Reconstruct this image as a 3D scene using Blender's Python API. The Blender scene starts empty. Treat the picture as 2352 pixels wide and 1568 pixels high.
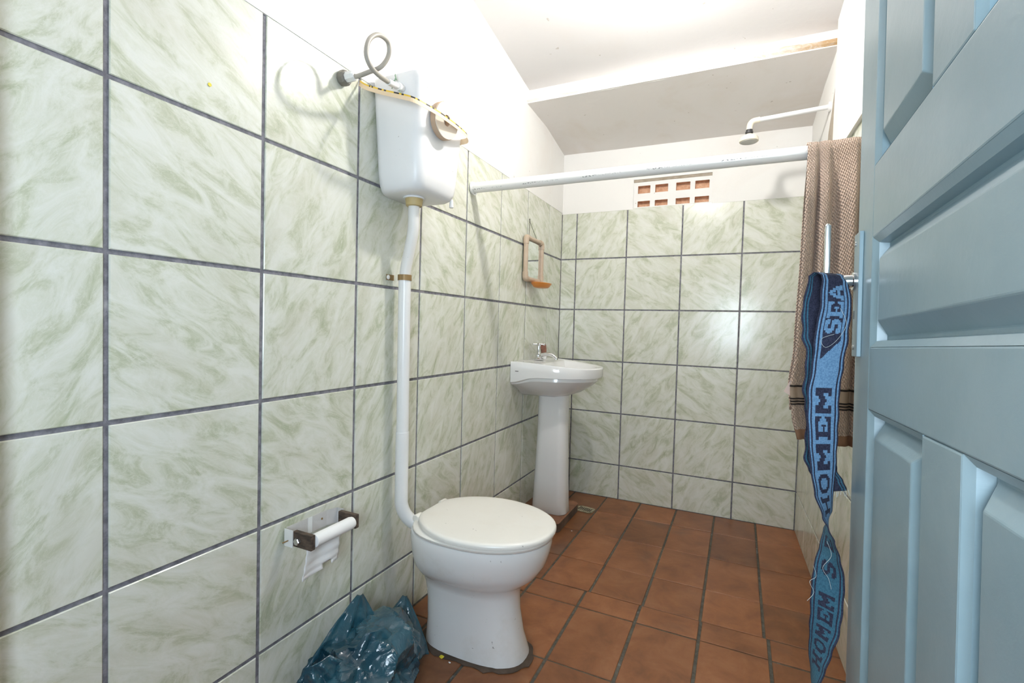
import bpy, bmesh, math, random
from mathutils import Vector, Matrix, noise as mnoise
random.seed(7)
S = bpy.context.scene
COL = S.collection
PI = math.pi

# ------------------------------------------------------------------ camera
cam = bpy.data.cameras.new('camera')
cam.lens = 17.0; cam.sensor_width = 36.0; cam.clip_start = 0.01; cam.clip_end = 60
camo = bpy.data.objects.new('camera', cam); COL.objects.link(camo)
camo.location = (1.0299, -0.3789, 1.0185)
camo.rotation_euler = (1.53930, -0.02758, 0.44023)
S.camera = camo

# ------------------------------------------------------------------ light and exposure
BULB = (0.75, 1.13, 2.165)          # bare bulb hanging from the ceiling, above the frame
BULB_STRENGTH = 380.0
DAY = 16.0                            # sky brightness, entering only through the added hall window
EXPOSURE = 0.92
w = bpy.data.worlds.new('world'); S.world = w; w.use_nodes = True
bg = w.node_tree.nodes['Background']
bg.inputs[0].default_value = (0.72, 0.865, 1.0, 1); bg.inputs[1].default_value = DAY
WX0, WX1, WZ0, WZ1, WY = .76, 1.30, .82, 1.42, -.78       # added unseen hall window, sized and placed to shape the daylight
pl = bpy.data.lights.new('added_window_portal', 'AREA')        # sampling portal in the added window, gives off no light itself
pl.shape = 'RECTANGLE'; pl.size = WX1-WX0; pl.size_y = WZ1-WZ0
pl.cycles.is_portal = True
plo = bpy.data.objects.new('added_window_portal', pl); COL.objects.link(plo)
plo.location = ((WX0+WX1)/2, WY-.05, (WZ0+WZ1)/2); plo.rotation_euler = (PI/2, 0, 0)
vs = S.view_settings
vs.view_transform = 'Standard'; vs.look = 'None'; vs.exposure = EXPOSURE; vs.gamma = 1; vs.use_curve_mapping = False
try:
    S.cycles.use_denoising = True
    S.cycles.max_bounces = 7; S.cycles.diffuse_bounces = 4; S.cycles.glossy_bounces = 3; S.cycles.transmission_bounces = 4
    S.cycles.sample_clamp_indirect = 6.0
    S.cycles.caustics_reflective = False; S.cycles.caustics_refractive = False
except Exception:
    pass

# ------------------------------------------------------------------ room measures (metres)
XR0, YB = 1.325, 2.501               # right wall at the back corner, back wall
def xr(y): return XR0 + 0.028*(YB - y)
ZT = 1.737                           # top of the wall tiles
Y0 = -0.20                           # room side starts behind the camera's doorway

# ------------------------------------------------------------------ materials
MATS = {}
def mat(name, col=(.8,.8,.8), rough=.5, metal=0.0, **kw):
    m = bpy.data.materials.new(name); m.use_nodes = True
    b = m.node_tree.nodes['Principled BSDF']
    b.inputs['Base Color'].default_value = (*col, 1)
    b.inputs['Roughness'].default_value = rough
    b.inputs['Metallic'].default_value = metal
    for k, v in kw.items():
        b.inputs[k.replace('_', ' ')].default_value = v
    MATS[name] = m
    return m
def N(m, typ, **kw):
    n = m.node_tree.nodes.new(typ)
    for k, v in kw.items(): setattr(n, k, v)
    return n
def L(m, a, b): m.node_tree.links.new(a, b)
def BS(m): return m.node_tree.nodes['Principled BSDF']
def ramp(m, fac, stops, interp='LINEAR'):
    r = N(m, 'ShaderNodeValToRGB'); r.color_ramp.interpolation = interp
    e = r.color_ramp.elements
    while len(e) < len(stops): e.new(.5)
    for i, (p, c) in enumerate(stops):
        e[i].position = p; e[i].color = (*c, 1) if len(c) == 3 else c
    L(m, fac, r.inputs[0]); return r.outputs[0]
def noise(m, vec, scale, detail=4, rough=.5, dist=0.0):
    n = N(m, 'ShaderNodeTexNoise'); n.inputs['Scale'].default_value = scale
    n.inputs['Detail'].default_value = detail; n.inputs['Roughness'].default_value = rough
    n.inputs['Distortion'].default_value = dist
    if vec is not None: L(m, vec, n.inputs['Vector'])
    return n.outputs[0]
def mixc(m, fac, a, b, typ='MIX'):
    n = N(m, 'ShaderNodeMix', data_type='RGBA', blend_type=typ)
    for s, v in ((0, fac), (6, a), (7, b)):
        if hasattr(v, 'is_linked'): L(m, v, n.inputs[s])
        elif s == 0: n.inputs[0].default_value = v
        else: n.inputs[s].default_value = (*v, 1)
    return n.outputs[2]
def math_(m, op, a, b=None, clamp=False):
    n = N(m, 'ShaderNodeMath', operation=op); n.use_clamp = clamp
    for i, v in enumerate((a, b)):
        if v is None: continue
        if hasattr(v, 'is_linked'): L(m, v, n.inputs[i])
        else: n.inputs[i].default_value = v
    return n.outputs[0]
def bump(m, h, strength=.2, dist=.01):
    n = N(m, 'ShaderNodeBump'); n.inputs['Strength'].default_value = strength
    n.inputs['Distance'].default_value = dist
    L(m, h, n.inputs['Height']); L(m, n.outputs[0], BS(m).inputs['Normal']); return n
def objco(m): return N(m, 'ShaderNodeTexCoord').outputs['Object']

def marble():
    m = mat('marble_tile', rough=.22)
    oi = N(m, 'ShaderNodeObjectInfo'); co = objco(m)
    rot = N(m, 'ShaderNodeVectorRotate', rotation_type='Z_AXIS'); L(m, co, rot.inputs['Vector'])
    st = math_(m, 'MULTIPLY', math_(m, 'GREATER_THAN', oi.outputs['Random'], .55), PI/2)
    L(m, math_(m, 'ADD', st, .55), rot.inputs['Angle'])
    mp = N(m, 'ShaderNodeMapping'); mp.inputs['Scale'].default_value = (8.6, 22, 1)
    L(m, rot.outputs[0], mp.inputs['Vector'])
    cx = N(m, 'ShaderNodeCombineXYZ')
    L(m, math_(m, 'MULTIPLY', oi.outputs['Random'], 97.0), cx.inputs[0])
    L(m, math_(m, 'MULTIPLY', oi.outputs['Random'], 61.0), cx.inputs[1])
    ad = N(m, 'ShaderNodeVectorMath', operation='ADD'); L(m, mp.outputs[0], ad.inputs[0]); L(m, cx.outputs[0], ad.inputs[1])
    v = ad.outputs[0]
    n1 = noise(m, v, 1.0, 12, .68, .8)
    c1 = ramp(m, n1, [(.29, (.385,.415,.280)), (.40, (.510,.535,.405)), (.49, (.640,.652,.555)), (.62, (.718,.724,.660))])
    n2 = noise(m, v, 1.9, 9, .6, 2.2)
    vein = ramp(m, math_(m, 'ABSOLUTE', math_(m, 'SUBTRACT', n2, .5)), [(0.0, (1,1,1)), (.022, (0,0,0))])
    c2 = mixc(m, math_(m, 'MULTIPLY', vein, .42), c1, (.73,.735,.68))
    n3 = noise(m, v, .42, 3, .5)
    c3 = mixc(m, math_(m, 'MULTIPLY', ramp(m, n3, [(.5,(0,0,0)),(.7,(1,1,1))]), .35), c2, (.53,.515,.41))
    L(m, c3, BS(m).inputs['Base Color'])
    bump(m, noise(m, co, 110, 2), .045, .004)
    BS(m).inputs['Coat Weight'].default_value = .07; BS(m).inputs['Coat Roughness'].default_value = .09
    return m
marble()

def grout(name, dark, light, sc=60):
    m = mat(name, rough=.85); co = objco(m)
    n = noise(m, co, sc, 6, .65); c = ramp(m, n, [(.34, dark), (.66, light)])
    n2 = noise(m, co, 9, 5, .7); c = mixc(m, math_(m, 'MULTIPLY', ramp(m, n2, [(.60,(0,0,0)),(.72,(1,1,1))]), .6), c, (.42,.41,.42))
    L(m, c, BS(m).inputs['Base Color']); bump(m, n, .4, .002); return m
grout('wall_grout', (.115,.112,.130), (.25,.243,.275))
grout('floor_grout', (.055,.048,.038), (.12,.11,.085))

def plaster(name, base, stain, amt, sc=2.2):
    m = mat(name, rough=.8); co = objco(m)
    n = noise(m, co, sc, 7, .6, .6)
    c = mixc(m, math_(m, 'MULTIPLY', ramp(m, n, [(.52,(0,0,0)),(.74,(1,1,1))]), amt), base, stain)
    sp = noise(m, co, 38, 2, .5)
    c = mixc(m, math_(m, 'MULTIPLY', ramp(m, sp, [(.745,(0,0,0)),(.77,(1,1,1))]), .45), c, (.30,.24,.17))
    L(m, c, BS(m).inputs['Base Color'])
    bump(m, noise(m, co, 26, 6, .6), .22, .004); return m
plaster('plaster_white', (.84,.825,.80), (.72,.62,.54), .25)
plaster('plaster_ceiling', (.64,.622,.612), (.62,.56,.50), .25)
plaster('plaster_added_hall', (.34,.33,.31), (.28,.25,.22), .3)  # dark surfaces of the added hall, keeping its bounce light low
def soffit_mat():
    m = plaster('plaster_soffit', (.78,.74,.71), (.62,.52,.40), .35, 2.8); return m
soffit_mat()
def fascia_mat():
    m = mat('fascia_plaster', rough=.85); co = objco(m); sx = N(m, 'ShaderNodeSeparateXYZ'); L(m, co, sx.inputs[0])
    n = noise(m, co, 22, 7, .7, .8)
    near = ramp(m, sx.outputs[0], [(.0,(0,0,0)),(1.0,(1,1,1))])
    fac = math_(m, 'ADD', math_(m, 'MULTIPLY', math_(m, 'SUBTRACT', sx.outputs[0], 1.02), 3.2), math_(m, 'MULTIPLY', math_(m, 'SUBTRACT', n, .5), 2.4))
    fac = math_(m, 'ADD', fac, 0.0, True)
    c = mixc(m, fac, (.86,.85,.82), (.50,.33,.17))
    d = ramp(m, noise(m, co, 30, 5, .7), [(.66,(0,0,0)),(.72,(1,1,1))])
    c = mixc(m, math_(m, 'MULTIPLY', d, .35), c, (.42,.33,.22))
    L(m, c, BS(m).inputs['Base Color']); bump(m, n, .5, .008)
fascia_mat()

def terracotta(name, a, b, c_, rough=.42):
    m = mat(name, rough=rough); co = objco(m); oi = N(m, 'ShaderNodeObjectInfo')
    ad = N(m, 'ShaderNodeVectorMath', operation='ADD'); L(m, co, ad.inputs[0])
    cx = N(m, 'ShaderNodeCombineXYZ'); L(m, math_(m, 'MULTIPLY', oi.outputs['Random'], 53.), cx.inputs[0]); L(m, cx.outputs[0], ad.inputs[1])
    n = noise(m, ad.outputs[0], 9, 7, .65, .5)
    col = ramp(m, n, [(.3, a), (.52, b), (.75, c_)])
    hs = N(m, 'ShaderNodeHueSaturation'); L(m, col, hs.inputs['Color'])
    L(m, math_(m, 'ADD', math_(m, 'MULTIPLY', oi.outputs['Random'], .42), .80), hs.inputs['Value'])
    sp = ramp(m, noise(m, ad.outputs[0], 130, 2, .6), [(.62,(0,0,0)),(.78,(1,1,1))])
    col = mixc(m, math_(m, 'MULTIPLY', sp, .35), hs.outputs[0], (.09,.045,.025))
    st = ramp(m, noise(m, ad.outputs[0], 2.6, 4, .55), [(.60,(0,0,0)),(.72,(1,1,1))])
    col = mixc(m, math_(m, 'MULTIPLY', st, .45), col, (.11,.075,.055))
    L(m, col, BS(m).inputs['Base Color']); bump(m, n, .12, .004)
    return m
terracotta('terracotta', (.160,.056,.020), (.235,.086,.031), (.300,.128,.055))
terracotta('terracotta_step', (.15,.075,.045), (.25,.11,.06), (.32,.17,.11), .7)
terracotta('dirty_concrete', (.055,.036,.026), (.10,.066,.046), (.17,.115,.085), .85)

mat('ceramic', (.80,.795,.79), .09, Coat_Weight=.3)
def dirty(name, col, dirt, lo, hi, amt, rough, sc=7):
    m = mat(name, col, rough); co = objco(m)
    n = noise(m, co, sc, 6, .65); f = ramp(m, n, [(lo,(0,0,0)),(hi,(1,1,1))])
    s = ramp(m, noise(m, co, 75, 2), [(.745,(0,0,0)),(.77,(1,1,1))])
    c = mixc(m, math_(m, 'MULTIPLY', f, amt), col, dirt); c = mixc(m, math_(m, 'MULTIPLY', s, .55), c, (.10,.08,.06))
    L(m, c, BS(m).inputs['Base Color']); return m
dirty('toilet_ceramic', (.79,.785,.775), (.52,.47,.37), .55, .85, .4, .10)
dirty('seat_plastic', (.83,.80,.745), (.70,.62,.50), .5, .9, .35, .28)
dirty('tank_plastic', (.82,.815,.82), (.70,.68,.66), .55, .9, .3, .35)
dirty('pvc_white', (.82,.815,.81), (.70,.66,.60), .55, .9, .3, .3)
dirty('pvc_old', (.78,.76,.735), (.45,.26,.15), .60, .80, .55, .45, 16)
dirty('pvc_tan', (.52,.41,.31), (.38,.27,.18), .4, .7, .5, .5, 20)
mat('pvc_cream', (.78,.72,.60), .4)
mat('tan_nut', (.52,.40,.19), .55)
mat('brass_rust', (.30,.19,.08), .5, .3)
mat('chrome', (.75,.75,.76), .14, 1.0)
mat('steel', (.62,.61,.60), .32, 1.0)
dirty('galvanised', (.60,.585,.57), (.40,.36,.33), .45, .8, .5, .5, 14)
mat('white_paint', (.80,.80,.79), .4)
mat('dark_rubber', (.03,.03,.032), .5)
mat('coupler_grey', (.20,.185,.155), .55)
dirty('hose_grey', (.40,.37,.32), (.28,.255,.215), .45, .8, .5, .45, 18)
mat('paper', (.88,.87,.865), .9)
mat('orange_plastic', (.72,.25,.035), .35)
mat('mirror_glass', (.92,.94,.93), .02, 1.0)
mat('wire', (.12,.11,.10), .5, .6)
mat('brown_pipe', (.30,.13,.085), .45)
mat('yellow_strip', (.85,.55,.04), .5)
mat('cream_strip', (.80,.62,.42), .6)
mat('roll_cream', (.78,.68,.57), .7)
mat('roll_brown', (.50,.36,.25), .75)
dirty('broken_plaster', (.42,.36,.29), (.24,.18,.12), .4, .7, .7, .9, 14)
mat('print_black', (.04,.035,.03), .7)
mat('green_string', (.25,.36,.25), .8)
mat('yellow_scrap', (.75,.62,.03), .5)
mat('bulb_cap', (.75,.75,.75), .4)
dirty('drain_cover', (.42,.37,.25), (.14,.12,.07), .42, .6, .9, .6, 60)
def wood():
    m = mat('dark_wood', rough=.7); co = objco(m)
    mp = N(m, 'ShaderNodeMapping'); mp.inputs['Scale'].default_value = (30, 90, 90); L(m, co, mp.inputs['Vector'])
    n = noise(m, mp.outputs[0], 1.2, 5, .6)
    L(m, ramp(m, n, [(.35,(.035,.024,.018)),(.65,(.115,.078,.055))]), BS(m).inputs['Base Color']); bump(m, n, .4, .003)
wood()
def brick():
    m = mat('vent_brick', rough=.9); n = noise(m, objco(m), 60, 5, .6)
    L(m, ramp(m, n, [(.3,(.55,.29,.17)),(.7,(.80,.52,.35))]), BS(m).inputs['Base Color'])
brick()
def door_paint():
    m = mat('door_paint', rough=.34); co = objco(m)
    n = noise(m, co, 3.5, 6, .6, .4)
    c = ramp(m, n, [(.3,(.200,.292,.325)), (.55,(.245,.338,.374)), (.8,(.295,.385,.415))])
    sp = ramp(m, noise(m, co, 26, 6, .75), [(.70,(0,0,0)),(.74,(1,1,1))])
    c = mixc(m, math_(m, 'MULTIPLY', sp, .4), c, (.45,.44,.40))
    L(m, c, BS(m).inputs['Base Color'])
    mp = N(m, 'ShaderNodeMapping'); mp.inputs['Scale'].default_value = (60, 60, 6); L(m, co, mp.inputs['Vector'])
    bump(m, noise(m, mp.outputs[0], 1, 5, .6), .10, .004)
door_paint()
def plastic_bag():
    m = mat('blue_plastic', (.018,.105,.165), .17)
    b = BS(m); b.inputs['Transmission Weight'].default_value = .22; b.inputs['IOR'].default_value = 1.35
    b.inputs['Specular IOR Level'].default_value = .75; b.inputs['Coat Weight'].default_value = .6; b.inputs['Coat Roughness'].default_value = .08
    co = objco(m); n = noise(m, co, 5, 4, .5)
    L(m, ramp(m, n, [(.35,(.008,.048,.078)),(.65,(.032,.125,.172))]), b.inputs['Base Color'])
    v = noise(m, co, 42, 4, .55, .8); bump(m, v, .35, .01)
plastic_bag()
def towel_mat():
    m = mat('towel_brown', rough=.95); co = objco(m); sx = N(m, 'ShaderNodeSeparateXYZ')
    uv = N(m, 'ShaderNodeTexCoord').outputs['UV']; L(m, uv, sx.inputs[0])
    u, v = sx.outputs[0], sx.outputs[1]          # metres across and along the cloth
    a = math_(m, 'SINE', math_(m, 'MULTIPLY', math_(m, 'ADD', u, math_(m, 'MULTIPLY', v, .25)), 620.))
    b = math_(m, 'SINE', math_(m, 'MULTIPLY', math_(m, 'SUBTRACT', v, math_(m, 'MULTIPLY', u, .35)), 480.))
    h = math_(m, 'MULTIPLY', a, b)
    n = noise(m, co, 240, 3, .6)
    hh = math_(m, 'ADD', h, math_(m, 'MULTIPLY', n, 1.2))
    c = ramp(m, math_(m, 'ADD', math_(m, 'MULTIPLY', hh, .32), .3), [(.1,(.33,.215,.155)), (.75,(.64,.475,.37))])
    L(m, c, BS(m).inputs['Base Color']); bump(m, hh, .9, .0035)
    BS(m).inputs['Sheen Weight'].default_value = .3
towel_mat()
mat('towel_band', (.36,.27,.20), .9); mat('towel_hem', (.24,.13,.075), .9); mat('towel_stripe', (.02,.014,.012), .9); mat('towel_pale', (.72,.58,.54), .9)
def knit(name, a, b):
    m = mat(name, a, .9); co = objco(m)
    c = mixc(m, ramp(m, noise(m, co, 420, 2, .6), [(.4,(0,0,0)),(.6,(1,1,1))]), a, b)
    L(m, c, BS(m).inputs['Base Color']); bump(m, noise(m, co, 500, 2), .5, .001)
knit('band_navy', (.010,.012,.030), (.026,.028,.055)); knit('band_blue', (.095,.195,.32), (.15,.275,.42)); knit('band_teal', (.022,.088,.135), (.036,.122,.18))
mat('thread', (.45,.47,.45), .9)
def rod_mat():
    m = mat('rod_pvc', rough=.22); co = objco(m); sx = N(m, 'ShaderNodeSeparateXYZ'); L(m, co, sx.inputs[0])
    mp = N(m, 'ShaderNodeMapping'); mp.inputs['Scale'].default_value = (150, 1, 260); L(m, co, mp.inputs['Vector'])
    n = ramp(m, noise(m, mp.outputs[0], 1, 1), [(.52,(0,0,0)),(.56,(1,1,1))])
    g = ramp(m, math_(m, 'FRACT', math_(m, 'MULTIPLY', sx.outputs[0], 4.2)), [(.0,(1,1,1)),(.22,(1,1,1)),(.24,(.35,.35,.35)),(.6,(.35,.35,.35)),(.62,(0,0,0))], 'CONSTANT')
    band = math_(m, 'MULTIPLY', math_(m, 'GREATER_THAN', sx.outputs[2], -.0135), math_(m, 'LESS_THAN', sx.outputs[2], -.0095))
    band = math_(m, 'MULTIPLY', band, math_(m, 'LESS_THAN', sx.outputs[1], 0.0))
    f = math_(m, 'MULTIPLY', math_(m, 'MULTIPLY', n, g), band)
    L(m, mixc(m, math_(m, 'MULTIPLY', f, .8), (.82,.815,.80), (.10,.10,.10)), BS(m).inputs['Base Color'])
rod_mat()
mb = mat('bulb_glow', (1,1,1), .5); BS(mb).inputs['Emission Color'].default_value = (1, .972, .932, 1); BS(mb).inputs['Emission Strength'].default_value = BULB_STRENGTH

# ------------------------------------------------------------------ mesh helpers
class MB:
    def __init__(s): s.v = []; s.f = []; s.m = []; s.uv = None
    def add(s, vs, fs, mi=0):
        o = len(s.v); s.v += [tuple(p) for p in vs]
        for k, f in enumerate(fs):
            s.f.append(tuple(i + o for i in f)); s.m.append(mi if isinstance(mi, int) else mi[k])
        return s
    def box(s, a, b, mi=0):
        (x0,y0,z0), (x1,y1,z1) = a, b
        return s.add([(x0,y0,z0),(x1,y0,z0),(x1,y1,z0),(x0,y1,z0),(x0,y0,z1),(x1,y0,z1),(x1,y1,z1),(x0,y1,z1)],
                     [(3,2,1,0),(4,5,6,7),(0,1,5,4),(1,2,6,5),(2,3,7,6),(3,0,4,7)], mi)
    def loft(s, rings, cap0=True, cap1=True, mi=0, closed=True):
        n = len(rings[0]); vs = [p for r in rings for p in r]; fs = []; ms = []
        for i in range(len(rings)-1):
            for j in range(n if closed else n-1):
                k = (j+1) % n
                fs.append((i*n+j, i*n+k, (i+1)*n+k, (i+1)*n+j)); ms.append(mi[i] if isinstance(mi, (list,tuple)) else mi)
        m0 = mi[0] if isinstance(mi, (list,tuple)) else mi; m1 = mi[-1] if isinstance(mi, (list,tuple)) else mi
        if cap0: fs.append(tuple(range(n-1,-1,-1))); ms.append(m0)
        if cap1: fs.append(tuple(range((len(rings)-1)*n, len(rings)*n))); ms.append(m1)
        return s.add(vs, fs, ms)
    def lathe(s, prof, M=Matrix(), n=24, mi=0):
        rings = [[M @ Vector((r*math.cos(2*PI*j/n), r*math.sin(2*PI*j/n), z)) for j in range(n)] for r, z in prof]
        return s.loft(rings, True, True, mi)
    def tube(s, pts, r, n=12, smooth=0, mi=0):
        pts = [Vector(p) for p in pts]
        if smooth: pts = catmull(pts, smooth)
        rr = r if callable(r) else (lambda t: r)
        t = (pts[1]-pts[0]).normalized()
        u = t.orthogonal().normalized(); rings = []
        for i, p in enumerate(pts):
            a = pts[max(i-1,0)]; b = pts[min(i+1,len(pts)-1)]
            t = (b-a).normalized(); u = (u - t*u.dot(t)).normalized(); v = t.cross(u)
            R_ = rr(i/(len(pts)-1))
            rings.append([p + (u*math.cos(2*PI*j/n) + v*math.sin(2*PI*j/n))*R_ for j in range(n)])
        return s.loft(rings, True, True, mi)
    def mesh(s, name, mats, smooth=None):
        me = bpy.data.meshes.new(name); me.from_pydata(s.v, [], s.f); me.update()
        for x in (mats if isinstance(mats, (list,tuple)) else [mats]): me.materials.append(MATS[x])
        me.polygons.foreach_set('material_index', s.m)
        bm = bmesh.new(); bm.from_mesh(me); bmesh.ops.recalc_face_normals(bm, faces=bm.faces); bm.to_mesh(me); bm.free()
        if smooth is not None: shade(me, smooth)
        return me
    def build(s, name, mats, parent=None, smooth=None, loc=None, **kw):
        return link(name, s.mesh(name, mats, smooth), parent, loc, **kw)
def shade(me, ang):
    for p in me.polygons: p.use_smooth = True
    bm = bmesh.new(); bm.from_mesh(me)
    for e in bm.edges:
        if len(e.link_faces) == 2 and e.calc_face_angle(0) > ang: e.smooth = False
    bm.to_mesh(me); bm.free()
def link(name, data, parent=None, loc=None, **kw):
    o = bpy.data.objects.new(name, data); COL.objects.link(o)
    if loc is not None: o.location = loc
    if parent is not None: o.parent = parent
    for k, v in kw.items(): o[k] = v
    return o
def empty(name, loc, **kw):
    o = link(name, None, None, loc, **kw); o.empty_display_size = .05; return o
def catmull(P, k):
    out = []
    for i in range(len(P)-1):
        p0 = P[max(i-1,0)]; p1 = P[i]; p2 = P[i+1]; p3 = P[min(i+2,len(P)-1)]
        for q in range(k):
            t = q/k
            out.append(.5*((2*p1) + (p2-p0)*t + (2*p0-5*p1+4*p2-p3)*t*t + (3*p1-p0-3*p2+p3)*t**3))
    out.append(P[-1]); return out
def bevel(o, w=.003, seg=2, ang=.6):
    b = o.modifiers.new('bevel', 'BEVEL'); b.width = w; b.segments = seg; b.limit_method = 'ANGLE'; b.angle_limit = ang
    return o
def subsurf(o, n=1):
    m = o.modifiers.new('subdivision', 'SUBSURF'); m.levels = n; m.render_levels = n; return o
def rrect(x0, x1, y0, y1, r, z, n=5):
    pts = []
    for cx, cy, a in ((x1-r,y1-r,0),(x0+r,y1-r,PI/2),(x0+r,y0+r,PI),(x1-r,y0+r,1.5*PI)):
        for i in range(n+1):
            t = a + PI/2*i/n; pts.append((cx+r*math.cos(t), cy+r*math.sin(t), z))
    return pts
def sm(a, b, t):
    t = max(0, min(1, (t-a)/(b-a))); return t*t*(3-2*t)
def Rloc(p, o): return tuple(a-b for a, b in zip(p, o))
AX = Matrix.Rotation(PI/2, 4, 'Y')     # local z -> world x
AY = Matrix.Rotation(-PI/2, 4, 'X')    # local z -> world y

# ================================================================== THE SETTING
GD = .0035                                           # how far the joints lie behind the tile faces
G = .0046                                            # half a wall joint
def quad_mesh_tile(w_, h_, t=.012, b=.0016):
    x, y = w_/2, h_/2
    m = MB()
    m.add([(-x,-y,-t),(x,-y,-t),(x,y,-t),(-x,y,-t),(-x,-y,-b),(x,-y,-b),(x,y,-b),(-x,y,-b),(-x+b,-y+b,0),(x-b,-y+b,0),(x-b,y-b,0),(-x+b,y-b,0)],
          [(0,1,5,4),(1,2,6,5),(2,3,7,6),(3,0,4,7),(4,5,9,8),(5,6,10,9),(6,7,11,10),(7,4,8,11),(8,9,10,11)])
    return m
TILE_CACHE = {}
def tile(parent, name, matn, w_, h_, M, jit=.0):
    k = (matn, round(w_,4), round(h_,4))
    if k not in TILE_CACHE: TILE_CACHE[k] = quad_mesh_tile(w_, h_).mesh(name, matn)
    o = link(name, TILE_CACHE[k], parent)
    o.matrix_local = M
    return o
def rows_z(): return [0.0] + [.2026+.31*k for k in range(5)] + [ZT]

# floor ------------------------------------------------------------
fl = MB().box((-.12, -.85, -.12), (1.50, YB+.12, -.003)).build('floor', 'floor_grout', kind='structure')
fxa = [.0,.14,.341,.542,.743,.942,1.143,1.352]; fya = [YB, 2.258,1.957,1.658,1.428]
fxb = [.0,.105,.316,.528,.737,.945,1.155,1.39]; fyb = [1.428,1.312,.994,.68,.366,.05,-.20]
for xs, ys, gx, gy in ((fxa,fya,.0045,.0022),(fxb,fyb,.0050,.0034)):
    for i in range(len(xs)-1):
        for j in range(len(ys)-1):
            x0, x1, y1, y0 = xs[i]+gx, xs[i+1]-gx, ys[j]-gy, ys[j+1]+gy
            if i == len(xs)-2: x1 = xr((y0+y1)/2)+.004
            z = random.uniform(-.0006, .0010); tl = random.uniform(-.0035,.0035)
            tile(fl, 'floor_tile', 'terracotta', round(x1-x0,3), round(y1-y0,3), Matrix.Translation(((x0+x1)/2,(y0+y1)/2,z)) @ Matrix.Rotation(tl,4,'X'))

# left wall --------------------------------------------------------
wl = MB().box((-.12, Y0, -.02), (-GD, YB+.1, ZT), 0).box((-.12, Y0, ZT-.007), (.0016, YB+.1, 2.72), 1).build('wall_left', ['wall_grout','plaster_white'], kind='structure')
zs = rows_z()
ye = [-.20] + [.0972+.31227*k for k in range(8)] + [YB]
for i in range(len(ye)-1):
    for j in range(len(zs)-1):
        y0, y1, z0, z1 = ye[i]+G, ye[i+1]-G, zs[j]+G, zs[j+1]-G
        if i == len(ye)-2: y1 = YB-.001
        if j == 0: z0 = .001
        if j == len(zs)-2: z1 = ZT
        M = Matrix.Translation((random.uniform(-.0005,.0006),(y0+y1)/2,(z0+z1)/2)) @ Matrix(((0,0,1,0),(1,0,0,0),(0,1,0,0),(0,0,0,1)))
        tile(wl, 'wall_tile', 'marble_tile', y1-y0, z1-z0, M)
# back wall, with the opening for the ventilation block ---------------
VX0, VX1, VZ0, VZ1 = .436, .862, 1.728, 1.892
wb = MB().box((-.1, YB+GD, -.02), (1.46, YB+.14, ZT-.012), 0)
wb.box((-.1,YB-.0016,ZT-.015),(VX0,YB+.14,2.2),1).box((VX1,YB-.0016,ZT-.015),(1.46,YB+.14,2.2),1).box((VX0,YB-.0016,VZ1),(VX1,YB+.14,2.2),1)
wb = wb.build('wall_back', ['wall_grout','plaster_white'], kind='structure')
GS, G = G, .0037
xe = [0.0] + [.0965+.30946*k for k in range(4)] + [XR0]
for i in range(len(xe)-1):
    for j in range(len(zs)-1):
        x0, x1, z0, z1 = xe[i]+G, xe[i+1]-G, zs[j]+G, zs[j+1]-G
        if i == 0: x0 = .002
        if i == len(xe)-2: x1 = XR0-.003
        if j == 0: z0 = .001
        if j == len(zs)-2: z1 = ZT-.008
        M = Matrix.Translation(((x0+x1)/2, YB+random.uniform(-.0006,.0004), (z0+z1)/2)) @ Matrix(((1,0,0,0),(0,0,-1,0),(0,1,0,0),(0,0,0,1)))
        tile(wb, 'wall_tile', 'marble_tile', x1-x0, z1-z0, M)
# right wall (runs slightly outwards towards the door) -----------------
def rprism(m, y0, y1, z0, z1, off, mi):
    a0, a1 = xr(y0)+off, xr(y1)+off
    m.add([(a0,y0,z0),(a1,y1,z0),(a1+.12,y1,z0),(a0+.12,y0,z0),(a0,y0,z1),(a1,y1,z1),(a1+.12,y1,z1),(a0+.12,y0,z1)],
          [(0,1,2,3),(7,6,5,4),(4,5,1,0),(5,6,2,1),(6,7,3,2),(7,4,0,3)], mi)
m = MB(); rprism(m, Y0, YB+.1, -.02, ZT-.03, GD, 0); rprism(m, 1.885, YB+.1, ZT-.037, 2.72, -.0016, 1); rprism(m, Y0, 1.885, ZT-.037, 2.72, -.012, 1)
wr = m.build('wall_right', ['wall_grout','plaster_white'], kind='structure')
yr = [-.20] + [.035+.31*k for k in range(8)] + [YB]
ang = math.atan(-.028)
for i in range(len(yr)-1):
    for j in range(len(zs)-1):
        y0, y1, z0, z1 = yr[i]+G, yr[i+1]-G, zs[j]+G, zs[j+1]-G
        if i == len(yr)-2: y1 = YB-.003
        if j == 0: z0 = .001
        if j == len(zs)-2: z1 = ZT-.03
        yc = (y0+y1)/2
        M = Matrix.Translation((xr(yc),yc,(z0+z1)/2)) @ Matrix.Rotation(-ang,4,'Z') @ Matrix(((0,0,-1,0),(-1,0,0,0),(0,1,0,0),(0,0,0,1)))
        tile(wr, 'wall_tile', 'marble_tile', y1-y0, z1-z0, M)
G = GS
# broken plaster beside the shower pipe
def wallpt(y, z, off=0.0): return (xr(y)-off, y, z)
pp = [(1.885,2.06),(1.93,2.01),(1.975,1.93),(2.03,1.86),(2.05,1.78),(2.00,1.72),(1.93,1.71),(1.888,1.72)]
m = MB(); a = [wallpt(y,z,.0045) for y,z in pp]; b = [wallpt(y,z,-.004) for y,z in pp]
m.loft([b, a]); m.build('plaster_patch', 'broken_plaster', wr)
# front wall with the doorway the camera stands in ----------------------
m = MB().box((-.12,-.20,-.02),(.05,-.07,2.72)).box((1.235,-.20,-.02),(1.55,-.07,2.72)).box((.05,-.20,2.12),(1.235,-.07,2.72))
m.build('wall_front', 'plaster_white', kind='structure')
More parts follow.
